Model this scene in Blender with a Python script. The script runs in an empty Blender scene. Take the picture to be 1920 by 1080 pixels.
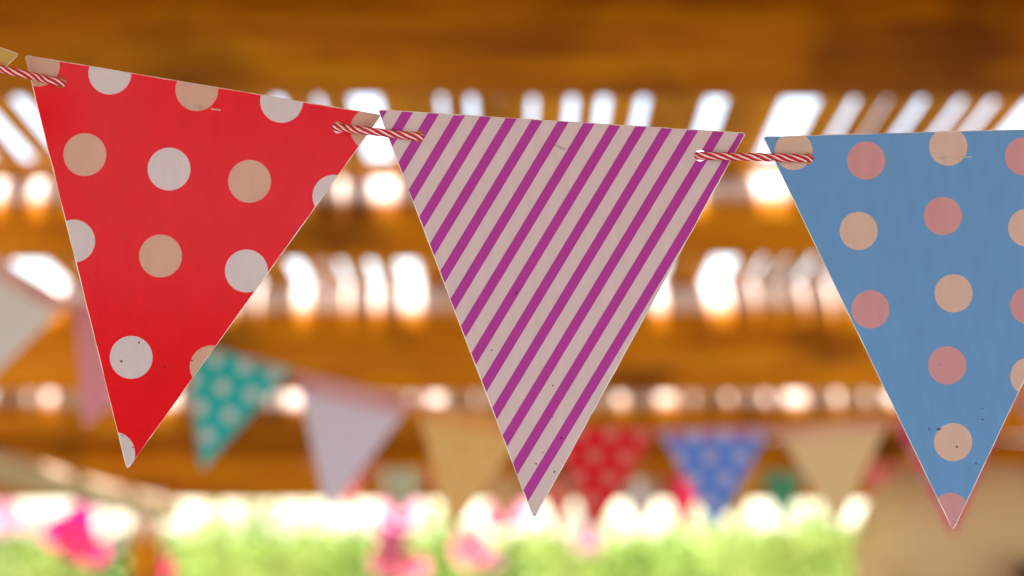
import bpy, bmesh, math, random
from mathutils import Vector, noise
from mathutils.geometry import delaunay_2d_cdt

random.seed(7)
S = bpy.context.scene
COL = S.collection
R = math.radians

# ------------------------------------------------------------------ camera
EYE = 1.90                       # camera height above the ground
FPX = 4000.0                     # focal length in photograph pixels (1920 wide)
PITCH = math.atan(463 / FPX)
cam_d = bpy.data.cameras.new('camera'); cam = bpy.data.objects.new('camera', cam_d); COL.objects.link(cam)
cam.location = (0, 0, EYE); cam.rotation_euler = (math.pi / 2 + PITCH, 0, 0)
cam_d.sensor_width = 24; cam_d.lens = 50; cam_d.clip_start = 0.05; cam_d.clip_end = 5000
cam_d.dof.use_dof = True; cam_d.dof.focus_distance = 1.075; cam_d.dof.aperture_fstop = 3.3
cam_d.dof.aperture_blades = 0
S.camera = cam

# ------------------------------------------------------------------ sky, sun, exposure
SUN_EL, SUN_AZ = R(75), R(196)   # high, from behind the camera and a little to the left
w = bpy.data.worlds.new('World'); S.world = w; w.use_nodes = True
nt = w.node_tree; nt.nodes.clear()
sky = nt.nodes.new('ShaderNodeTexSky'); sky.sky_type = 'NISHITA'; sky.sun_disc = False
sky.sun_elevation = SUN_EL; sky.sun_rotation = SUN_AZ; sky.dust_density = 0.6; sky.air_density = 1.2; sky.ozone_density = 1.0
hs = nt.nodes.new('ShaderNodeHueSaturation'); hs.inputs['Saturation'].default_value = 0.85
bg = nt.nodes.new('ShaderNodeBackground'); bg.inputs['Strength'].default_value = 0.15
out = nt.nodes.new('ShaderNodeOutputWorld')
nt.links.new(sky.outputs[0], hs.inputs['Color']); nt.links.new(hs.outputs[0], bg.inputs[0]); nt.links.new(bg.outputs[0], out.inputs[0])
sd = bpy.data.lights.new('sun', 'SUN'); sd.energy = 5.0; sd.angle = R(0.53); sd.color = (1.0, 0.95, 0.88)
sun = bpy.data.objects.new('sun', sd); COL.objects.link(sun)
sdir = Vector((math.sin(SUN_AZ) * math.cos(SUN_EL), math.cos(SUN_AZ) * math.cos(SUN_EL), math.sin(SUN_EL)))
sun.rotation_euler = sdir.to_track_quat('Z', 'Y').to_euler(); sun.location = (0, -3, 8)
S.view_settings.view_transform = 'Standard'; S.view_settings.look = 'None'
S.view_settings.gamma = 1.0; S.view_settings.use_curve_mapping = False
S.view_settings.exposure = 1.9
S.render.engine = 'CYCLES'; S.cycles.use_denoising = True
S.cycles.max_bounces = 10; S.cycles.diffuse_bounces = 6
S.cycles.sample_clamp_indirect = 8.0

# ------------------------------------------------------------------ helpers
CP, SP = math.cos(PITCH), math.sin(PITCH)
def at(px, py, Y):
    """world point on the vertical plane y = Y that the photograph shows at pixel (px, py)"""
    a, b = (px - 960) / FPX, (540 - py) / FPX
    d = Vector((a, CP - b * SP, SP + b * CP))
    return Vector((0, 0, EYE)) + d * (Y / d.y)

def obj(name, verts, faces, mats, parent=None, mi=None, smooth=False, uv=None):
    me = bpy.data.meshes.new(name); me.from_pydata([tuple(v) for v in verts], [], faces)
    for m in (mats if isinstance(mats, (list, tuple)) else [mats]): me.materials.append(m)
    if mi: me.polygons.foreach_set('material_index', mi)
    if smooth: me.polygons.foreach_set('use_smooth', [True] * len(me.polygons))
    if uv:
        lay = me.uv_layers.new(name='UVMap')
        for l in me.loops: lay.data[l.index].uv = uv[l.vertex_index]
    me.update()
    o = bpy.data.objects.new(name, me); COL.objects.link(o)
    if parent: o.parent = parent
    return o

def tag(o, label, cat, group=None):
    o['label'] = label; o['category'] = cat
    if group: o['group'] = group
    return o
def empty(name, loc, label, cat, group=None):
    o = bpy.data.objects.new(name, None); COL.objects.link(o); o.location = loc; o.empty_display_size = .1
    return tag(o, label, cat, group)

def rebase(o, p):
    """put the origin of a top-level mesh at p"""
    p = Vector(p)
    for v in o.data.vertices: v.co -= p
    o.location = p
    return o
def local(verts, root):
    return [Vector(v) - root.location for v in verts]

def tube(path, radii, n=10, cap=True, squash=None, seed=0, rough=0.0):
    """verts, faces of a tube round a polyline"""
    V, F = [], []
    path = [Vector(p) for p in path]
    for i, p in enumerate(path):
        t = (path[min(i + 1, len(path) - 1)] - path[max(i - 1, 0)]).normalized()
        ref = Vector((0, 0, 1)) if abs(t.z) < .9 else Vector((0, 1, 0))
        s = t.cross(ref).normalized(); u = s.cross(t).normalized()
        r = radii[i] if isinstance(radii, (list, tuple)) else radii
        for k in range(n):
            a = 2 * math.pi * k / n
            rr = r
            if rough: rr *= 1 + rough * noise.noise(Vector((i * .55 + seed * 7.1, math.cos(a) * 1.2, math.sin(a) * 1.2 + seed)))
            q = s * math.cos(a) * rr + u * math.sin(a) * rr * (squash or 1)
            V.append(p + q)
    m = len(path)
    for i in range(m - 1):
        for k in range(n):
            F.append((i * n + k, i * n + (k + 1) % n, (i + 1) * n + (k + 1) % n, (i + 1) * n + k))
    if cap:
        F.append(tuple(range(n - 1, -1, -1))); F.append(tuple((m - 1) * n + k for k in range(n)))
    return V, F
def lerp_path(a, b, n, wob=0, seed=0):
    a, b = Vector(a), Vector(b); P = []
    for i in range(n + 1):
        t = i / n; p = a.lerp(b, t)
        if wob:
            p = p + Vector((noise.noise(Vector((t * 3, seed, 1.3))), noise.noise(Vector((t * 3, seed, 7.7))), noise.noise(Vector((t * 3, seed, 4.1))))) * wob
        P.append(p)
    return P

# ------------------------------------------------------------------ materials
def mat(name):
    m = bpy.data.materials.new(name); m.use_nodes = True
    return m, m.node_tree, m.node_tree.nodes['Principled BSDF']
def N(t, kind, **kw):
    n = t.nodes.new(kind)
    for k, v in kw.items(): setattr(n, k, v)
    return n
def mathn(t, op, a, b=None):
    n = N(t, 'ShaderNodeMath', operation=op)
    for i, x in enumerate((a, b)):
        if x is None: continue
        if isinstance(x, (int, float)): n.inputs[i].default_value = x
        else: t.links.new(x, n.inputs[i])
    return n.outputs[0]
def mixc(t, fac, a, b):
    n = N(t, 'ShaderNodeMix', data_type='RGBA')
    for sock, x in ((n.inputs[0], fac), (n.inputs[6], a), (n.inputs[7], b)):
        if isinstance(x, (int, float)): sock.default_value = x
        elif isinstance(x, tuple): sock.default_value = (*x, 1)
        else: t.links.new(x, sock)
    return n.outputs[2]
def ramp(t, fac, stops):
    n = N(t, 'ShaderNodeValToRGB'); e = n.color_ramp.elements
    while len(e) < len(stops): e.new(.5)
    for s, (p, c) in zip(e, stops): s.position = p; s.color = (*c, 1) if len(c) == 3 else c
    t.links.new(fac, n.inputs[0]); return n.outputs[0]

def wood(name, dark, midc, light, scale=(1.2, 9, 9), rough=.7, spots=True, sun_tint=None):
    m, t, b = mat(name)
    tc = N(t, 'ShaderNodeTexCoord'); mp = N(t, 'ShaderNodeMapping'); mp.inputs['Scale'].default_value = scale
    oi = N(t, 'ShaderNodeObjectInfo'); cb = N(t, 'ShaderNodeCombineXYZ')
    t.links.new(mathn(t, 'MULTIPLY', oi.outputs['Random'], 37.0), cb.inputs[0]); t.links.new(cb.outputs[0], mp.inputs['Location'])
    t.links.new(tc.outputs['Object'], mp.inputs['Vector'])
    n1 = N(t, 'ShaderNodeTexNoise'); n1.inputs['Scale'].default_value = 2.2; n1.inputs['Detail'].default_value = 8; n1.inputs['Roughness'].default_value = .65
    t.links.new(mp.outputs[0], n1.inputs['Vector'])
    c = ramp(t, n1.outputs[0], [(.28, dark), (.5, midc), (.74, light)])
    if spots:
        n2 = N(t, 'ShaderNodeTexNoise'); n2.inputs['Scale'].default_value = 3.2; n2.inputs['Detail'].default_value = 2
        t.links.new(tc.outputs['Object'], n2.inputs['Vector'])
        c = mixc(t, ramp(t, n2.outputs[0], [(.52, (0, 0, 0)), (.68, (.7, .7, .7))]), c, tuple(x * .35 for x in dark))
    if sun_tint:                      # upper side painted paler to imitate overexposed sun dapples
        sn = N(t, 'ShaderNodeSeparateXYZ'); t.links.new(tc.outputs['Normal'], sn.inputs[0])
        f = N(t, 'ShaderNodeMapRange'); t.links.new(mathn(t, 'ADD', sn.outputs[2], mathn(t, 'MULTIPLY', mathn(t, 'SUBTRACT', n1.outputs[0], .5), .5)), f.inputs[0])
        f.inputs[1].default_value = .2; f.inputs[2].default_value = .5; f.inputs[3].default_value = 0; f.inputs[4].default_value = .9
        c = mixc(t, f.outputs[0], c, sun_tint)
    v = N(t, 'ShaderNodeHueSaturation'); t.links.new(c, v.inputs['Color'])
    t.links.new(mathn(t, 'ADD', mathn(t, 'MULTIPLY', oi.outputs['Random'], .4), .8), v.inputs['Value'])
    t.links.new(v.outputs[0], b.inputs['Base Color']); b.inputs['Roughness'].default_value = rough; b.inputs['Specular IOR Level'].default_value = .12
    bp = N(t, 'ShaderNodeBump'); bp.inputs['Strength'].default_value = .35; bp.inputs['Distance'].default_value = .006
    t.links.new(n1.outputs[0], bp.inputs['Height']); t.links.new(bp.outputs[0], b.inputs['Normal'])
    return m

WOOD = wood('stained_log', (.27, .062, .001), (.53, .165, .0015), (.68, .30, .003), sun_tint=(.74, .63, .55))
WOOD_IN = wood('stained_log_plain', (.27, .062, .001), (.53, .165, .0015), (.68, .30, .003))
SLAT = wood('stained_slat', (.30, .095, .002), (.48, .18, .004), (.58, .27, .01), scale=(14, 1.4, 14), spots=False)
BOARD = wood('sun_block_board', (.20, .08, .02), (.34, .15, .03), (.42, .2, .05), scale=(1.5, 10, 10), spots=False)
PALE = wood('weathered_pale_wood', (.34, .21, .12), (.52, .37, .25), (.60, .47, .36), scale=(8, 1.2, 8), spots=False)

def plain(name, col, rough=.6, var=.12, scale=40, spec=.5, trans=0):
    m, t, b = mat(name)
    tc = N(t, 'ShaderNodeTexCoord'); n1 = N(t, 'ShaderNodeTexNoise'); n1.inputs['Scale'].default_value = scale; n1.inputs['Detail'].default_value = 5
    t.links.new(tc.outputs['Object'], n1.inputs['Vector'])
    lo = tuple(c * (1 - var) for c in col); hi = tuple(min(1, c * (1 + var)) for c in col)
    t.links.new(ramp(t, n1.outputs[0], [(.3, lo), (.7, hi)]), b.inputs['Base Color'])
    b.inputs['Roughness'].default_value = rough; b.inputs['Specular IOR Level'].default_value = spec
    if trans:
        tr = N(t, 'ShaderNodeBsdfTranslucent'); tr.inputs[0].default_value = (*col, 1)
        mx = N(t, 'ShaderNodeMixShader'); mx.inputs[0].default_value = trans
        t.links.new(b.outputs[0], mx.inputs[1]); t.links.new(tr.outputs[0], mx.inputs[2])
        t.links.new(mx.outputs[0], t.nodes['Material Output'].inputs[0])
    return m

CARD_EDGE = plain('cut_card_edge', (.86, .80, .72), .8, .06, 300)
CARD_BACK = plain('card_back', (.70, .62, .52), .8, .05, 60)
RED_Y = plain('red_yarn', (.62, .010, .018), .85, .25, 900)
WHITE_Y = plain('white_yarn', (.92, .84, .86), .85, .10, 900)
STEEL = plain('staple_wire', (.75, .74, .73), .3, .1, 200); STEEL.node_tree.nodes['Principled BSDF'].inputs['Metallic'].default_value = .9

def card(name, base, dots=(), dots_r=.04, stripes=None, band=None, hue_soft=None, specks=1.0, gloss=.36, tip=None, spec=.24):
    """printed card; the UV map holds the print's own coordinates (thousandths of a unit)"""
    m, t, b = mat(name)
    uvn = N(t, 'ShaderNodeUVMap'); uvn.uv_map = 'UVMap'; UV = uvn.outputs[0]
    sp = N(t, 'ShaderNodeSeparateXYZ'); t.links.new(UV, sp.inputs[0])
    c = mixc(t, 0.0, base, base)
    if stripes:
        nx, ny, t0, period, duty, col = stripes
        q = mathn(t, 'ADD', mathn(t, 'MULTIPLY', sp.outputs[0], nx), mathn(t, 'MULTIPLY', sp.outputs[1], ny))
        q = mathn(t, 'FRACT', mathn(t, 'ADD', mathn(t, 'DIVIDE', mathn(t, 'SUBTRACT', q, t0), period), 100 + duty / 2))
        c = mixc(t, mathn(t, 'LESS_THAN', q, duty), c, col)
    if band:
        c = mixc(t, mathn(t, 'LESS_THAN', sp.outputs[1], band[0]), c, band[1])
    if dots:
        cols = {}
        for (x, y, col) in dots: cols.setdefault(col, []).append((x, y))
        for col, pts in cols.items():
            acc = None
            for (x, y) in pts:
                d = N(t, 'ShaderNodeVectorMath', operation='DISTANCE'); t.links.new(UV, d.inputs[0]); d.inputs[1].default_value = (x, y, 0)
                acc = d.outputs['Value'] if acc is None else mathn(t, 'MINIMUM', acc, d.outputs['Value'])
            c = mixc(t, mathn(t, 'LESS_THAN', acc, dots_r), c, col)
    # paper mottling and print grain
    n1 = N(t, 'ShaderNodeTexNoise'); n1.inputs['Scale'].default_value = 9; n1.inputs['Detail'].default_value = 6
    mp = N(t, 'ShaderNodeMapping'); mp.inputs['Scale'].default_value = (5, 1.3, 1); t.links.new(UV, mp.inputs[0]); t.links.new(mp.outputs[0], n1.inputs['Vector'])
    n2 = N(t, 'ShaderNodeTexNoise'); n2.inputs['Scale'].default_value = 420; n2.inputs['Detail'].default_value = 2; t.links.new(UV, n2.inputs['Vector'])
    hv = N(t, 'ShaderNodeHueSaturation'); t.links.new(c, hv.inputs['Color'])
    t.links.new(mathn(t, 'ADD', mathn(t, 'ADD', mathn(t, 'MULTIPLY', n1.outputs[0], .20), mathn(t, 'MULTIPLY', n2.outputs[0], .18)), .81), hv.inputs['Value'])
    c = hv.outputs[0]
    if tip is not None:
        # dirt specks, thicker towards the tip where rain drips off
        vo = N(t, 'ShaderNodeTexVoronoi'); vo.inputs['Scale'].default_value = 62; vo.inputs['Randomness'].default_value = 1; t.links.new(UV, vo.inputs['Vector'])
        sc = N(t, 'ShaderNodeSeparateColor'); t.links.new(vo.outputs['Color'], sc.inputs[0])
        d = N(t, 'ShaderNodeVectorMath', operation='DISTANCE'); t.links.new(UV, d.inputs[0]); d.inputs[1].default_value = (tip[0], tip[1], 0)
        near = N(t, 'ShaderNodeMapRange'); t.links.new(d.outputs['Value'], near.inputs[0])
        near.inputs[1].default_value = .02; near.inputs[2].default_value = .42; near.inputs[3].default_value = .62 * specks; near.inputs[4].default_value = .007 * specks
        keep = mathn(t, 'LESS_THAN', sc.outputs[0], near.outputs[0])
        size = mathn(t, 'ADD', mathn(t, 'MULTIPLY', mathn(t, 'POWER', sc.outputs[1], 2.5), .13), .05)
        sm = mathn(t, 'MULTIPLY', mathn(t, 'LESS_THAN', vo.outputs['Distance'], size), keep)
        c = mixc(t, mathn(t, 'MULTIPLY', sm, .85), c, (.07, .022, .012))
    t.links.new(c, b.inputs['Base Color'])
    b.inputs['Roughness'].default_value = gloss; b.inputs['Specular IOR Level'].default_value = spec
    bp = N(t, 'ShaderNodeBump'); bp.inputs['Strength'].default_value = .12; bp.inputs['Distance'].default_value = .0004
    t.links.new(n2.outputs[0], bp.inputs['Height']); t.links.new(bp.outputs[0], b.inputs['Normal'])
    tr = N(t, 'ShaderNodeBsdfTranslucent'); t.links.new(c, tr.inputs[0])
    mx = N(t, 'ShaderNodeMixShader'); mx.inputs[0].default_value = .10
    t.links.new(b.outputs[0], mx.inputs[1]); t.links.new(tr.outputs[0], mx.inputs[2]); t.links.new(mx.outputs[0], t.nodes['Material Output'].inputs[0])
    return m

# ------------------------------------------------------------------ setting: ground
def ground_mat():
    m, t, b = mat('lawn'); tc = N(t, 'ShaderNodeTexCoord')
    n1 = N(t, 'ShaderNodeTexNoise'); n1.inputs['Scale'].default_value = .8; n1.inputs['Detail'].default_value = 9; t.links.new(tc.outputs['Object'], n1.inputs['Vector'])
    t.links.new(ramp(t, n1.outputs[0], [(.3, (.13, .22, .016)), (.55, (.20, .31, .024)), (.8, (.30, .36, .05))]), b.inputs['Base Color'])
    b.inputs['Roughness'].default_value = .9; return m
def sand_mat():
    m, t, b = mat('sandy_gravel'); tc = N(t, 'ShaderNodeTexCoord')
    n1 = N(t, 'ShaderNodeTexNoise'); n1.inputs['Scale'].default_value = 3; n1.inputs['Detail'].default_value = 10; t.links.new(tc.outputs['Object'], n1.inputs['Vector'])
    n2 = N(t, 'ShaderNodeTexVoronoi'); n2.inputs['Scale'].default_value = 70; t.links.new(tc.outputs['Object'], n2.inputs['Vector'])
    c = ramp(t, n1.outputs[0], [(.3, (.27, .225, .205)), (.7, (.37, .315, .295))])
    t.links.new(mixc(t, mathn(t, 'MULTIPLY', n2.outputs['Distance'], .6), c, (.20, .17, .14)), b.inputs['Base Color'])
    b.inputs['Roughness'].default_value = .9
    bp = N(t, 'ShaderNodeBump'); bp.inputs['Strength'].default_value = .5; bp.inputs['Distance'].default_value = .01
    t.links.new(n2.outputs['Distance'], bp.inputs['Height']); t.links.new(bp.outputs[0], b.inputs['Normal']); return m
g = 3000
o = obj('ground', [(-g, -g, 0), (g, -g, 0), (g, g, 0), (-g, g, 0)], [(0, 1, 2, 3)], ground_mat()); o['kind'] = 'structure'
o = obj('gravel_terrace', [(-9, -12, .004), (9, -12, .004), (9, 8.7, .004), (-9, 8.7, .004)], [(0, 1, 2, 3)], sand_mat()); o['kind'] = 'structure'

# ------------------------------------------------------------------ pergola
perg = empty('pergola', (0, 4, 0), 'rustic orange brown log pergola with a gappy slatted roof above the bunting', 'pergola')
def P(name, V, F, m, parent=perg, smooth=True):
    return obj(name, local(V, perg), F, m, parent, smooth=smooth)
H0, K = .967, .075
def hb(d): return EYE + H0 - K * d               # underside of the roof logs
LOGD = .19
for i, (d, dia) in enumerate([(-2.9, .18), (-1.7, .18), (-.4, .18), (1.5, .18), (3.4, .20), (4.76, .185), (6.02, .235), (6.84, .19), (8.1, .19)]):
    zc = hb(d) + LOGD - dia / 2
    path = lerp_path((-2.75, d, zc), (2.75, d, zc), 44, .012, i * 3.3)
    V, F = tube(path, [dia / 2 * (1 + .05 * noise.noise(Vector((k * .35, i * 5., 0)))) for k in range(45)], 20, rough=.05, seed=i)
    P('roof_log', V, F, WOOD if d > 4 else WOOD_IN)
V, F = tube(lerp_path((-2.75, 8.2, EYE + .128 + .121), (2.75, 8.2, EYE + .128 + .121), 44, .006, 77), .121, 20, rough=.04, seed=40)
P('header_log', V, F, WOOD_IN)
for sx in (-1, 1):
    V, F = tube([(sx * 2.5, y, hb(y) - .085) for y in (-3.2, -1.5, 0, 2, 4, 6, 8.6)], .085, 16)
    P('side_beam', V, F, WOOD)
    for y in (-2.9, 0.6, 4.0, 8.1):
        top = hb(y) - .12 if y < 8 else EYE + .13
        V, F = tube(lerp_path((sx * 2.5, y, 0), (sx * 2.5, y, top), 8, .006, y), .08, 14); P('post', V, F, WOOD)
# slats running away from the camera with uneven gaps
x = -2.55; rs = random.Random(11)
wide = [(-1.385, -1.23), (-.86, -.755), (-.345, -.235), (.535, .635), (1.02, 1.12)]      # missing or shifted slats
while x < 2.55:
    if wide and x > wide[0][0]: x = wide.pop(0)[1]
    wd = rs.uniform(.042, .070); th = .007
    xa, xb = x + rs.uniform(-.006, .006), x + rs.uniform(-.010, .010)
    path = []; n = 14
    ph = rs.uniform(0, 60)
    for k in range(n + 1):
        y = -3.3 + (11.7) * k / n
        path.append((xa + (xb - xa) * k / n + .007 * noise.noise(Vector((y * .8, ph, 0))), y, hb(y) + LOGD + .008 + .003 * noise.noise(Vector((y, ph, 5)))))
    V, F = tube(path, wd / 2 * 1.05, 8, squash=th * 2 / wd)
    P('roof_slat', V, F, SLAT)
    x += wd + rs.choice([.001, .006, .010, .014, .017, .020, .030])
# close boarding added over the roof to block sun from flags and pillar
y = -3.3
while y < 5.35:
    if 3.42 <= y < 4.74: y = 4.75
    wdt = .195; z0, z1 = hb(y) + LOGD + .022, hb(y + wdt - .004) + LOGD + .022
    V = [(-2.7, y, z0), (2.7, y, z0), (2.7, y + wdt - .004, z1), (-2.7, y + wdt - .004, z1)]
    V += [(a, b, c + .02) for a, b, c in V]
    P('sun_block_board', V, [(3, 2, 1, 0), (4, 5, 6, 7), (0, 1, 5, 4), (1, 2, 6, 5), (2, 3, 7, 6), (3, 0, 4, 7)], BOARD, smooth=False)
    y += wdt
# pale rail on the left side with its posts
V, F = tube(lerp_path((-1.27, 3.0, EYE + .225), (-1.27, 8.0, EYE + .085), 20, .01, 9), .039, 14, rough=.06, seed=3)
P('side_rail', V, F, PALE)
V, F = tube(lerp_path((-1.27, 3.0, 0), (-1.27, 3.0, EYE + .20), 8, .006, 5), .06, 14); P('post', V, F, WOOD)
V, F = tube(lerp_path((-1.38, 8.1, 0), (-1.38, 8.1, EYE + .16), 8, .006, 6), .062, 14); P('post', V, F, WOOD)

# tan plastered pillar on the right
def pillar():
    root = empty('plaster_pillar', (1.14, 5.3, 0), 'tan rough plastered pillar with rounded shoulders behind the blue dotted flag', 'pillar')
    V, F = [], []
    prof = [(0, .32), (.08, .33), (.12, .29), (.6, .285), (1.2, .285), (1.7, .285), (1.88, .28), (1.97, .26), (2.03, .215), (2.065, .14), (2.075, .0)]
    n = 36
    for z, r in prof:
        for k in range(n):
            a = 2 * math.pi * k / n
            c, s = math.cos(a), math.sin(a); e = .55
            q = Vector((math.copysign(abs(c) ** e, c) * r, math.copysign(abs(s) ** e, s) * r, z))
            q += Vector((c, s, .5)) * .018 * noise.noise(q * 4.0)
            V.append(q)
    for i in range(len(prof) - 1):
        for k in range(n): F.append((i * n + k, i * n + (k + 1) % n, (i + 1) * n + (k + 1) % n, (i + 1) * n + k))
    m, t, b = mat('tan_plaster'); tc = N(t, 'ShaderNodeTexCoord')
    n1 = N(t, 'ShaderNodeTexNoise'); n1.inputs['Scale'].default_value = 5; n1.inputs['Detail'].default_value = 8; t.links.new(tc.outputs['Object'], n1.inputs['Vector'])
    t.links.new(ramp(t, n1.outputs[0], [(.3, (.50, .32, .18)), (.55, (.66, .44, .22)), (.75, (.74, .52, .28))]), b.inputs['Base Color']); b.inputs['Roughness'].default_value = .9
    obj('shaft', V, F, m, root, smooth=True)
    V, F = tube([(.075, -.27, 1.80), (.075, -.36, 1.80)], .045, 14)
    obj('lamp_bracket', V, F, plain('dark_iron', (.10, .05, .02), .6), root, smooth=True)
pillar()

# ------------------------------------------------------------------ flags
TH = .0009
def rounded(poly, r, step):
    """outline of a polygon with rounded corners, densely sampled"""
    out = []; n = len(poly); poly = [Vector(p) for p in poly]
    ends = []
    for i in range(n):
        p, a, b = poly[i], poly[i - 1], poly[(i + 1) % n]
        da, db = (a - p).normalized(), (b - p).normalized()
        ang = da.angle(db); cut = min(r / math.tan(ang / 2), .05 * (a - p).length)
        s, e = p + da * cut, p + db * cut
        ends.append([s.lerp(p, t).lerp(p.lerp(e, t), t) for t in (0, .25, .5, .75, 1)])
    for i in range(n):
        out += ends[i]
        s, e = ends[i][-1], ends[(i + 1) % n][0]; L = (e - s).length; m = max(1, int(L / step))
        out += [s.lerp(e, k / m) for k in range(1, m)]
    return out
def flag(name, poly, Y, material, label, cat='bunting flag', group=None, holes=(), hole_r=11, scale=1.0, uvf=None, bend=None, seed=0, inset=1.5):
    """poly, holes: pixels of the photograph, thrown onto the plane y=Y; scale = size of a print unit"""
    rs = random.Random(seed)
    outer = rounded([Vector(p) for p in poly], 5 * scale, 14 * scale)
    A = sum(outer[i - 1].x * outer[i].y - outer[i].x * outer[i - 1].y for i in range(len(outer)))
    if A < 0: outer.reverse()
    n = len(outer)
    jit = [rs.gauss(0, .30) * scale for _ in range(n)]
    def off(d):
        res = []
        for i in range(n):
            tng = (outer[(i + 1) % n] - outer[i - 1]).normalized(); nrm = Vector((-tng.y, tng.x))
            res.append(outer[i] + nrm * d)
        return res
    inner = []
    for i, (p, q) in enumerate(zip(outer, off(inset * scale))):
        inner.append(p + (q - p) * (.75 + .75 * noise.noise(Vector((i * .33, seed * 3.7, 0))) + .35 * noise.noise(Vector((i * 1.3, seed, 5)))))
    outr = [p + (q - p) * (-.0) + Vector((jit[i], jit[i])) * .7 for i, (p, q) in enumerate(zip(outer, inner))]
    pts = list(inner); edges = [(i, (i + 1) % n) for i in range(n)]; rings = []
    for (hx, hy) in holes:
        s0 = len(pts); m = 20
        pts += [Vector((hx + hole_r * math.cos(2 * math.pi * k / m), hy + hole_r * math.sin(2 * math.pi * k / m))) for k in range(m)]
        edges += [(s0 + k, s0 + (k + 1) % m) for k in range(m)]; rings.append((s0, m))
    xs = [p[0] for p in poly]; ys = [p[1] for p in poly]
    step = 26 * scale
    tri = [Vector(p) for p in poly]
    def inside(p):
        sgn = []
        for i in range(3):
            a, b = tri[i], tri[(i + 1) % 3]; sgn.append(((b - a).x * (p - a).y - (b - a).y * (p - a).x) / (b - a).length)
        return all(s > 8 * scale for s in sgn) or all(s < -8 * scale for s in sgn)
    yy = min(ys)
    while yy < max(ys):
        xx = min(xs)
        while xx < max(xs):
            p = Vector((xx, yy))
            if inside(p) and all((p - Vector(h)).length > hole_r * 1.6 for h in holes): pts.append(p)
            xx += step
        yy += step
    vo, eo, fo, vorig, _, _ = delaunay_2d_cdt(pts, edges, [], 1, 1e-5)
    def in_hole(f):
        c = (Vector(vo[f[0]]) + Vector(vo[f[1]]) + Vector(vo[f[2]])) / 3
        return any((c - Vector(h)).length < hole_r * .97 for h in holes)
    fo = [f for f in fo if not in_hole(f)]
    mp = {}
    for i, l in enumerate(vorig):
        for j in l: mp[j] = i
    nv = len(vo)
    def Yof(p): return Y + (bend(p.x, p.y) if bend else 0)
    V = []; U = []
    uvf = uvf or (lambda p: (p.x / 1000, p.y / 1000))
    for p in vo: V.append(at(p.x, p.y, Yof(p))); U.append(uvf(p))
    back = [Vector(p) for p in vo]
    for i in range(n): back[mp[i]] = outr[i]
    for p in back: V.append(at(p.x, p.y, Yof(p) + TH)); U.append(uvf(p))
    for i in range(n): V.append(at(outr[i].x, outr[i].y, Yof(outr[i]) + TH * .35)); U.append(uvf(outr[i]))
    F, MI = [], []
    def ori(f, want):
        a, b, c = (V[f[0]], V[f[1]], V[f[2]]); nn = (b - a).cross(c - a)
        return f if (nn.y < 0) == want else tuple(reversed(f))
    for f in fo:
        F.append(ori(tuple(f), True)); MI.append(0)
        F.append(ori(tuple(i + nv for i in f), False)); MI.append(2)
    for i in range(n):
        j = (i + 1) % n
        F.append((mp[i], mp[j], 2 * nv + j, 2 * nv + i)); MI.append(1)
        F.append((2 * nv + i, 2 * nv + j, nv + mp[j], nv + mp[i])); MI.append(1)
    for s0, m in rings:
        for k in range(m):
            a, b = mp[s0 + k], mp[s0 + (k + 1) % m]
            F.append((a, b, b + nv, a + nv)); MI.append(1)
    for k, (f, mi_) in enumerate(zip(F, MI)):          # cut edges keep vertices of their own, so the printed face shades flat
        if mi_ == 1:
            b0 = len(V); V += [V[i] for i in f]; U += [U[i] for i in f]; F[k] = tuple(range(b0, b0 + len(f)))
    o = obj(name, V, F, [material, CARD_EDGE, CARD_BACK], None, MI, False, U)
    me = o.data
    for pl in me.polygons: pl.use_smooth = pl.material_index == 0
    rebase(o, at((poly[0][0] + poly[1][0]) / 2, (poly[0][1] + poly[1][1]) / 2, Y))
    return tag(o, label, cat, group)

def staple(parent, p0, p1, Y, gap=.34):
    """two bent legs of a wire staple lying on the card"""
    p0, p1 = Vector(p0), Vector(p1)
    for a, b in ((p0, p0.lerp(p1, gap)), (p0.lerp(p1, 1 - gap), p1)):
        path = [at(*a, Y - .0002), at(*a.lerp(b, .2), Y - .0008), at(*a.lerp(b, .8), Y - .0008), at(*b, Y - .0001)]
        V, F = tube(path, .00042, 6)
        obj('staple', [v - parent.location for v in V], F, STEEL, parent, smooth=True)

NY = 1.06
PE, WH, PK = (.73, .41, .31), (.74, .62, .66), (.68, .32, .35)
red_pts = [(72, 122, PE), (206, 137, WH), (369, 168, PE), (528, 190, WH), (697, 242, PE), (159, 290, PE), (317, 317, WH), (468, 340, PE), (626, 368, WH),
           (138, 452, WH), (301, 480, PE), (462, 508, WH), (246, 670, WH), (396, 688, PE), (213, 850, WH)]
redm = card('red_dotted_card', (.88, .003, .012), [(a / 1000, b / 1000, c) for a, b, c in red_pts], .0402, tip=(.238, .86), gloss=.20, spec=.30)
bend_red = lambda x, y: .012 - .010 * ((x - 380) / 340) - .005 * math.exp(-((x - 40) / 160) ** 2 - ((y - 100) / 150) ** 2) - .0016 * math.sin((y - 239) / 210)
fr = flag('bunting_flag', [(46, 103), (716, 215), (238, 882)], NY, redm, 'red card flag with large white and peach dots, nearest the left', holes=[(113, 155), (634, 239)],
     bend=bend_red, seed=1)
staple(fr, (357, 198), (416, 207), NY + bend_red(386, 202))
strm = card('striped_card', (.75, .585, .61), stripes=(.856, .517, .7627, .0432, .43, (.50, .042, .38)), tip=(1.0, .96), gloss=.42)
bend_str = lambda x, y: .004 * ((x - 1050) / 340) + .003 * ((y - 500) / 400) ** 2 + .0025 * math.sin((x + y) / 170)
fs = flag('bunting_flag', [(708, 205), (1399, 249), (1001, 974)], NY, strm, 'purple and white diagonally striped card flag in the middle', holes=[(785, 256), (1313, 292)],
     bend=bend_str, seed=2)
staple(fs, (1041, 272), (1058, 280), NY + bend_str(1050, 276), .45)
BG_ = (.74, .50, .42)
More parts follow.
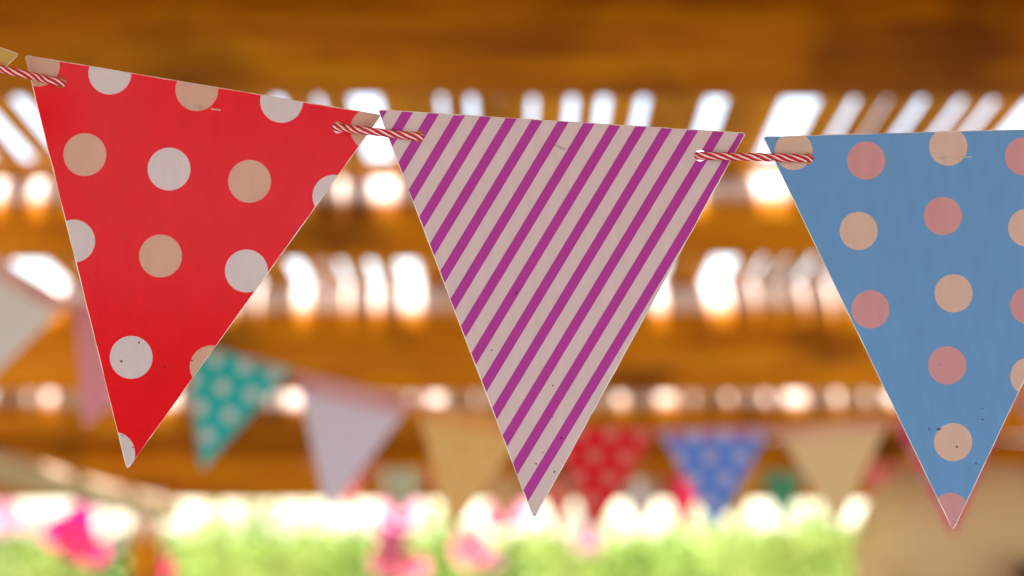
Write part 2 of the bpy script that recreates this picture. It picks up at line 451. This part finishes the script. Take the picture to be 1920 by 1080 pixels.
blue_pts = [(1488, 283, BG_), (1624, 301, PK), (1778, 275, BG_), (1920, 293, PK), (2060, 270, BG_), (1610, 433, BG_), (1768, 405, PK), (1926, 427, BG_),
            (1632, 580, PK), (1788, 550, BG_), (1930, 573, PK), (1776, 685, PK), (1930, 706, BG_), (1787, 829, BG_), (1782, 960, PK), (2060, 400, PK)]
blum = card('blue_dotted_card', (.155, .35, .69), [(a / 1000, b / 1000, c) for a, b, c in blue_pts], .0358, tip=(1.787, .98), gloss=.38, specks=1.0)
bend_blu = lambda x, y: .004 + .004 * ((y - 500) / 400) ** 2 - .003 * ((x - 1787) / 350) + .002 * math.sin((x - y) / 190)
fb = flag('bunting_flag', [(1430, 256), (2146, 236), (1787, 996)], NY, blum, 'blue card flag with peach and pink dots on the right', holes=[(1515, 297), (2060, 288)],
     bend=bend_blu, seed=3)
staple(fb, (1763, 296), (1822, 294), NY + bend_blu(1790, 295), .3)
yelm = card('yellow_card', (.66, .38, .10), gloss=.45)
fy = flag('bunting_flag', [(-603, -118), (37, 101), (-545, 658)], NY + .01, yelm, 'corner of a yellow card flag at the upper left edge', holes=[(-30, 125), (-520, -45)], seed=4)

# twine ------------------------------------------------------------
def smooth_path(pts, step):
    pts = [Vector(p) for p in pts]; out = []
    for i in range(len(pts) - 1):
        p0, p1, p2, p3 = pts[max(i - 1, 0)], pts[i], pts[i + 1], pts[min(i + 2, len(pts) - 1)]
        m = max(1, int((p2 - p1).length / step))
        for k in range(m):
            t = k / m
            out.append(.5 * ((2 * p1) + (p2 - p0) * t + (2 * p0 - 5 * p1 + 4 * p2 - p3) * t * t + (3 * p1 - p0 - 3 * p2 + p3) * t ** 3))
    out.append(pts[-1]); return out
def twine(pts, radius, pitch, step, label, strands=8, n=6):
    path = smooth_path(pts, step); root = empty('twine', path[len(path) // 2], label, 'twine')
    for s in range(strands):
        hp = []; L = 0; rr = []
        for i, p in enumerate(path):
            t = (path[min(i + 1, len(path) - 1)] - path[max(i - 1, 0)]).normalized()
            if i: L += (p - path[i - 1]).length
            u = Vector((0, 0, 1)); u = (u - t * u.dot(t)).normalized(); f = u.cross(t)
            if f.y > 0: f = -f
            a = -2 * math.pi * (L / pitch) + 2 * math.pi * s / strands
            hr = radius * .66 * (1 + .06 * noise.noise(Vector((L * 180, s, 0))))
            hp.append(p + f * math.cos(a) * hr + u * math.sin(a) * hr)
            rr.append(radius * (.43 if s % 2 == 0 else .30) * (1 + .08 * noise.noise(Vector((L * 400, s, 3)))))
        V, F = tube(hp, rr, n)
        obj('red_strand' if s % 2 == 0 else 'white_strand', local(V, root), F, RED_Y if s % 2 == 0 else WHITE_Y, root, smooth=True)
    return root
YF, YB = -.0030, .0040
def hop(h0, Y0, h1, Y1):
    """out of hole h0, across the front, into hole h1"""
    (a, b), (c, d) = h0, h1; mx = lambda t: (a + (c - a) * t, b + (d - b) * t)
    L = c - a; e = 9 / L
    P_ = lambda t, Y: at(*mx(t), Y)
    return [P_(-3.0 * e, Y0 + .0062), P_(-1.1 * e, Y0 + .0040), P_(.2 * e, Y0 + .0005), P_(1.7 * e, Y0 + YF * .85), P_(.3, min(Y0, Y1) + YF - .0004), P_(.5, min(Y0, Y1) + YF - .0004), P_(.72, Y1 + YF), P_(1 - 1.7 * e, Y1 + YF * .85), P_(1 - .2 * e, Y1 + .0005), P_(1 + 1.1 * e, Y1 + .0040), P_(1 + 3.0 * e, Y1 + .0062)]
def behind(fn, pts): return [at(x, y, NY + fn(x, y) + .0055) for x, y in pts]
tp = [at(-560, -70, NY + .014), at(-200, 62, NY + .016)] + hop((-30, 122), NY + .01, (114, 155), NY + bend_red(114, 155))
tp += behind(bend_red, [(200, 172), (300, 190), (400, 206), (500, 221)]) + hop((633, 239), NY + bend_red(633, 239), (786, 257), NY + bend_str(786, 257))
tp += behind(bend_str, [(880, 268), (1000, 279), (1120, 287), (1220, 290)]) + hop((1312, 292), NY + bend_str(1312, 292), (1516, 297), NY + bend_blu(1516, 297))
tp += behind(bend_blu, [(1640, 301), (1780, 302), (1900, 299), (2000, 293)]) + [at(2060, 288, NY + .004), at(2140, 285, NY)]
twine(tp, .0020, .0235, .0012, 'red and white twisted twine threaded through the large front flags')

# mid-distance string ----------------------------------------------
def uv_of(poly):
    """print coordinates: u across the top 0..1, v from the top edge 0 to the tip 1"""
    a, b, c = [Vector(p) for p in poly]; e1 = b - a; e2 = c - a; det = e1.x * e2.y - e1.y * e2.x
    def f(p):
        q = Vector(p) - a; s = (q.x * e2.y - q.y * e2.x) / det; t = (e1.x * q.y - e1.y * q.x) / det
        return (s + t * .5, t * 1.05)
    return f
def lattice(col, r=None, dx=.27, dy=.235, ox=.05, oy=.08):
    return [(ox + dx * i + (dx / 2 if j % 2 else 0), oy + dy * j * .5 * 1.9, col) for j in range(5) for i in range(-1, 5) if -.1 < ox + dx * i < 1.15]
MID = [
 ([(-92, 432), (132, 563), (-82, 775)], (.84, .82, .86), None, (.13, (.84, .48, .48)), 'pale grey green card flag with a pink band at the left edge', 3.25),
 ([(138, 560), (346, 652), (158, 802)], (.86, .34, .46), None, None, 'blurred plain pink flag half hidden behind the red flag', 3.3),
 ([(344, 640), (548, 692), (378, 882)], (.015, .55, .60), ((.74, .72, .74), .082), None, 'blurred turquoise flag with pale dots behind the red flag', 3.35),
 ([(553, 696), (778, 750), (614, 965)], (.80, .73, .97), None, (.15, (.82, .42, .52)), 'blurred lavender grey flag with a pink top band', 3.4),
 ([(780, 753), (994, 792), (846, 1004)], (.95, .60, .24), ((.95, .50, .14), .06), (.16, (.93, .42, .15)), 'blurred yellow flag with an orange band left of the striped flag', 3.4),
 ([(1020, 796), (1234, 803), (1118, 992)], (.85, .003, .02), ((.84, .25, .23), .085), None, 'blurred red flag with pinkish dots right of the striped flag', 3.4),
 ([(1233, 805), (1447, 800), (1340, 994)], (.12, .28, .95), ((.60, .55, .86), .085), (.12, (.55, .25, .55)), 'blurred blue flag with pale grey dots and a mauve band', 3.4),
 ([(1453, 802), (1668, 784), (1572, 988)], (.93, .66, .37), None, (.15, (.90, .50, .36)), 'blurred plain cream flag with a peach band', 3.4),
 ([(1672, 782), (1886, 762), (1788, 1006)], (.80, .004, .18), ((.62, .30, .36), .095), None, 'blurred crimson flag behind the blue dotted flag', 3.4),
 ([(1888, 740), (2100, 690), (2040, 930)], (.62, .22, .20), None, None, 'blurred salmon flag corner at the right edge', 3.35),
]
mpts = [at(-330, 290, 3.25)]
for i, (poly, base, dts, band, lab, Y) in enumerate(MID):
    dots = [] if not dts else lattice(dts[0])
    m = card('mid_card', base, dots, dts[1] * .75 if dts else .04, band=band, gloss=.5)
    pv = [Vector(p) for p in poly]; c = sum(pv, Vector((0, 0))) / 3
    h0 = pv[0].lerp(pv[1], .10).lerp(pv[2], .055); h1 = pv[0].lerp(pv[1], .87).lerp(pv[2], .055)
    flag('bunting_flag', poly, Y, m, lab, holes=[tuple(h0), tuple(h1)], hole_r=3.2, scale=.31, uvf=uv_of(poly), seed=20 + i, group='flags of the second string')
    mpts += [at(*h0, Y - .002), at(*h0.lerp(h1, .5), Y + .006), at(*h1, Y - .002)]
mpts.append(at(2320, 560, 3.3))
twine(mpts, .0023, .0215, .006, 'red and white twine of the blurred second bunting string', n=5)

# far string ------------------------------------------------------------
FAR = [(655, 872, (.62, .16, .14), 'salmon red'), (752, 880, (.40, .44, .30), 'sage green'), (850, 888, (.48, .13, .06), 'brick red'), (948, 894, (.60, .36, .16), 'ochre'), (1046, 898, (.48, .12, .09), 'brownish red'),
       (1108, 900, (.50, .20, .14), 'pink'), (1200, 900, (.36, .30, .28), 'grey'), (1282, 898, (.55, .02, .06), 'crimson'), (1378, 892, (.62, .34, .04), 'amber'), (1466, 886, (.06, .26, .16), 'dark green'), (1560, 878, (.58, .44, .28), 'sand'), (1655, 868, (.5, .1, .1), 'maroon')]
fp = [at(560, 862, 7.35)]
for i, (cx, ty, colr, nm) in enumerate(FAR):
    hw = 45; sl = random.uniform(-3, 5)
    poly = [(cx - hw, ty - 2), (cx + hw, ty + sl), (cx + random.uniform(-4, 4), ty + 100)]
    m = card('far_card', colr, gloss=.5)
    pv = [Vector(p) for p in poly]
    h0 = pv[0].lerp(pv[1], .12).lerp(pv[2], .06); h1 = pv[0].lerp(pv[1], .86).lerp(pv[2], .06)
    flag('bunting_flag', poly, 7.35, m, nm + ' flag, far and very blurred, hanging low by the header beam', scale=.14, uvf=uv_of(poly), seed=50 + i, holes=[tuple(h0), tuple(h1)], hole_r=1.5, group='flags of the far string')
    fp += [at(*h0, 7.348), at(*h0.lerp(h1, .5), 7.356), at(*h1, 7.348)]
fp.append(at(1800, 845, 7.35))
twine(fp, .0023, .03, .012, 'thin twine carrying the far string of small blurred flags', n=4)

# ------------------------------------------------------------------ garden beyond the pergola
LEAF = [plain('leaf_green', (.24, .32, .05), .45, .35, 6, .4, .42), plain('leaf_lime', (.37, .42, .09), .45, .35, 6, .4, .42), plain('leaf_deep', (.06, .12, .014), .5, .35, 6, .4, .35)]
STEM = plain('green_stem', (.16, .16, .05), .7)
TWIG = plain('brown_twig', (.17, .10, .05), .8)
def leaf_quad(V, F, p, d, w_, l_, rs):
    s = d.cross(Vector((rs.uniform(-1, 1), rs.uniform(-1, 1), rs.uniform(-1, 1)))).normalized() * w_
    i = len(V); tipp = p + d * l_; midp = p + d * l_ * .45; nrm = d.cross(s).normalized() * w_ * .35
    V += [p, midp + s + nrm, tipp, midp - s + nrm, midp]
    F += [(i, i + 1, i + 4), (i + 1, i + 2, i + 4), (i + 2, i + 3, i + 4), (i + 3, i, i + 4)]
def shrub(px, Y, top_py, rad, m, label, seed):
    rs = random.Random(seed); b = at(px, 1003, Y); top = at(px, top_py, Y).z
    root = empty('shrub', (b.x, Y, 0), label, 'shrub', 'leafy shrubs in the garden')
    V, F = [], []; cz = top * .56; hz = top * .46
    for _ in range(2600):
        d = Vector((rs.gauss(0, 1), rs.gauss(0, 1), rs.gauss(0, 1))).normalized()
        r = rs.uniform(.55, 1.0) ** .5
        p = Vector((d.x * rad * r, d.y * rad * r, cz + d.z * hz * r))
        p *= 1 + .12 * noise.noise(Vector((d.x * 2.5 + seed, d.y * 2.5, d.z * 2.5)))
        leaf_quad(V, F, p, (d + Vector((rs.uniform(-.7, .7), rs.uniform(-.7, .7), rs.uniform(-.4, .8)))).normalized(), rs.uniform(.014, .026), rs.uniform(.05, .09), rs)
    obj('foliage', V, F, m, root)
    for k in range(5):
        a = rs.uniform(0, 6.28); e = Vector((math.cos(a) * rad * .6, math.sin(a) * rad * .6, top * .75))
        Vt, Ft = tube(lerp_path((math.cos(a) * .05, math.sin(a) * .05, -.02), e, 6, .05, seed + k), [.014 - .0016 * q for q in range(7)], 6)
        obj('stem', Vt, Ft, TWIG, root, smooth=True)
sh = [(-60, 11, 976, .6, 2), (60, 10.2, 1006, .45, 1), (215, 10.6, 986, .4, 2), (385, 11.5, 990, .42, 1), (500, 13.5, 976, .5, 0), (590, 11.0, 1008, .4, 1), (690, 10.6, 1016, .36, 0), (800, 12.2, 986, .4, 1), (870, 10.8, 1026, .4, 0), (1010, 11, 986, .45, 1),
      (1120, 12.4, 1008, .45, 1), (1230, 10.9, 1028, .4, 0), (1330, 13.2, 986, .5, 1), (1440, 11.2, 1016, .4, 1), (1520, 13, 978, .5, 0), (1590, 11.4, 998, .4, 1), (1740, 12, 996, .6, 1), (1890, 11.5, 991, .6, 2)]
names = ['at the far left edge', 'low and lime, left of the pergola post', 'dark, beside the pergola post', 'right below the red flag tip', 'between red flag tip and turquoise flag', 'below the turquoise and lavender flags', 'low, under the lavender flag', 'left under the yellow flag', 'low, under the yellow flag', 'under the striped flag tip',
         'under the blurred red flag', 'low, right of the blurred red flag', 'under the blurred blue flag', 'low, between blurred blue and cream flags', 'under the blurred cream flag', 'touching the tan pillar on its left', 'behind the tan pillar', 'dark, at the right edge']
for i, (px, Y, tp_, rad, mi) in enumerate(sh):
    shrub(px, Y, tp_, rad, LEAF[mi], 'sunlit leafy shrub ' + names[i], 100 + i)

PET = {'hot': plain('hot_pink_petal', (.75, .02, .16), .55, .15, 20, .3, .3), 'pale': plain('pale_pink_petal', (.80, .34, .46), .55, .12, 20, .3, .3), 'cream': plain('cream_petal', (.82, .72, .58), .55, .1, 20, .3, .3),
       'salmon': plain('salmon_petal', (.80, .20, .28), .55, .12, 20, .3, .3), 'magenta': plain('magenta_petal', (.70, .01, .28), .55, .12, 20, .3, .3)}
CENTRE = plain('yellow_centre', (.70, .50, .06), .7)
def blossom(root, p, r, m, rs):
    face = Vector((rs.uniform(-.5, .5), -1, rs.uniform(-.1, .6))).normalized()
    s = face.cross(Vector((0, 0, 1))).normalized(); u = s.cross(face)
    V, F = [], []
    for ring, (n, tilt, ln) in enumerate([(6, .35, 1.0), (6, .75, .72), (5, 1.2, .45)]):
        for k in range(n):
            a = 2 * math.pi * (k + ring * .5) / n; d = s * math.cos(a) + u * math.sin(a); sd_ = u * math.cos(a) - s * math.sin(a)
            i = len(V)
            for j, (t, wv) in enumerate(((.06, .10), (.45, .42), (.85, .52), (1.0, .30))):
                c = p + d * (r * ln * t * math.cos(tilt)) + face * (r * ln * t * math.sin(tilt))
                V += [c - sd_ * wv * r * ln, c + face * r * .06 * (1 - t) * -1, c + sd_ * wv * r * ln]
            for j in range(3):
                b = i + 3 * j; F += [(b, b + 1, b + 4, b + 3), (b + 1, b + 2, b + 5, b + 4)]
    f = obj('blossom', local(V, root), F, m, root, smooth=True)
    Vc, Fc = tube([p + face * r * .05, p + face * r * .45], [r * .13, r * .08], 8)
    obj('flower_centre', local(Vc, root), Fc, CENTRE, f, smooth=True)
def hollyhock(px, Y, blooms, label, seed):
    """blooms: (px, py, radius, kind)"""
    rs = random.Random(seed); b = at(px, 1003, Y); root = empty('hollyhock', (b.x, Y, 0), label, 'flower', 'tall flowering hollyhocks')
    zt = max(at(q[0], q[1], Y).z for q in blooms) + .02
    xt = at(min(blooms, key=lambda q: q[1])[0], 900, Y).x
    V, F = tube(lerp_path((b.x, Y, -.02), (xt, Y + .03, zt), 10, .03, seed), [.013 - .0008 * k for k in range(11)], 7)
    obj('stem', local(V, root), F, STEM, root, smooth=True)
    V, F = [], []
    for k in range(46):
        z = rs.uniform(.1, zt - .12); a = rs.uniform(0, 6.28); t = z / zt
        d = Vector((math.cos(a), math.sin(a), rs.uniform(-.1, .5))).normalized()
        leaf_quad(V, F, Vector((b.x + (xt - b.x) * t, Y, z)), d, rs.uniform(.03, .06), rs.uniform(.10, .2) * (1.2 - .6 * t), rs)
    obj('leaves', local(V, root), F, LEAF[seed % 3], root)
    for (x, y, r, kd) in blooms: blossom(root, at(x, y, Y - .05), r, PET[kd], rs)
hollyhock(135, 9.4, [(142, 1008, .10, 'hot'), (116, 1000, .085, 'hot'), (150, 975, .075, 'magenta'), (172, 1038, .07, 'hot')], 'hollyhock with big hot pink blooms below the pale rail', 301)
hollyhock(205, 9.8, [(202, 982, .085, 'cream'), (212, 1012, .06, 'cream')], 'hollyhock with cream blooms beside the pergola post', 302)
hollyhock(8, 9.4, [(12, 972, .085, 'pale'), (52, 985, .05, 'pale')], 'pale pink hollyhock at the left edge', 303)
hollyhock(305, 9.6, [(300, 1072, .08, 'hot'), (286, 1035, .06, 'salmon')], 'low hollyhock with pink blooms right of the pergola post', 304)
hollyhock(742, 9.2, [(748, 962, .10, 'pale'), (736, 988, .09, 'magenta'), (758, 985, .06, 'hot'), (730, 1050, .085, 'salmon'), (770, 1068, .08, 'salmon')], 'hollyhock with pale pink top bloom under the lavender flag', 305)
hollyhock(958, 9.3, [(960, 962, .095, 'pale'), (930, 968, .065, 'hot')], 'hollyhock with one large pale pink bloom by the striped flag tip', 306)
hollyhock(890, 9.0, [(884, 1032, .085, 'salmon'), (920, 1050, .05, 'pale')], 'hollyhock with a salmon bloom left of the striped flag tip', 307)
hollyhock(1070, 9.6, [(1072, 985, .07, 'cream'), (1100, 1010, .07, 'pale')], 'hollyhock with cream and pink blooms under the blurred red flag', 308)

# ------------------------------------------------------------------ unseen leafy blocker added behind the camera to cut horizon sky
def sky_blocker():
    rs = random.Random(5); root = empty('sky_blocker', (0, -13, 0), 'unseen tall leafy screen added behind the viewpoint to block horizon sky', 'sky_blocker')
    n = 40; V, F = [], []
    prof = [(-.7, 0), (-.75, 1.5), (-.7, 3.8), (-.3, 4.2), (.3, 4.2), (.7, 3.8), (.75, 1.5), (.7, 0)]
    for i in range(n + 1):
        x = -16 + 32 * i / n
        for (y, z) in prof:
            p = Vector((x, y, z)); V.append(p + Vector((0, 1, 1)) * .15 * noise.noise(p * .9) * (1 if z else 0))
    m = len(prof)
    for i in range(n):
        for k in range(m - 1): F.append((i * m + k, (i + 1) * m + k, (i + 1) * m + k + 1, i * m + k + 1))
    obj('blocker_core', V, F, LEAF[2], root, smooth=True)
    V, F = [], []
    for _ in range(9000):
        x = rs.uniform(-16, 16); t = rs.random()
        p, d = (Vector((x, .74 + rs.uniform(-.05, .12), rs.uniform(0, 4.0))), Vector((0, 1, .3))) if t < .75 else (Vector((x, rs.uniform(-.5, .6), 4.2 + rs.uniform(-.1, .2))), Vector((0, .2, 1)))
        leaf_quad(V, F, p, (d + Vector((rs.uniform(-.8, .8), rs.uniform(-.5, .5), rs.uniform(-.8, .8)))).normalized(), rs.uniform(.03, .06), rs.uniform(.1, .18), rs)
    obj('foliage', V, F, LEAF[2], root)
sky_blocker()
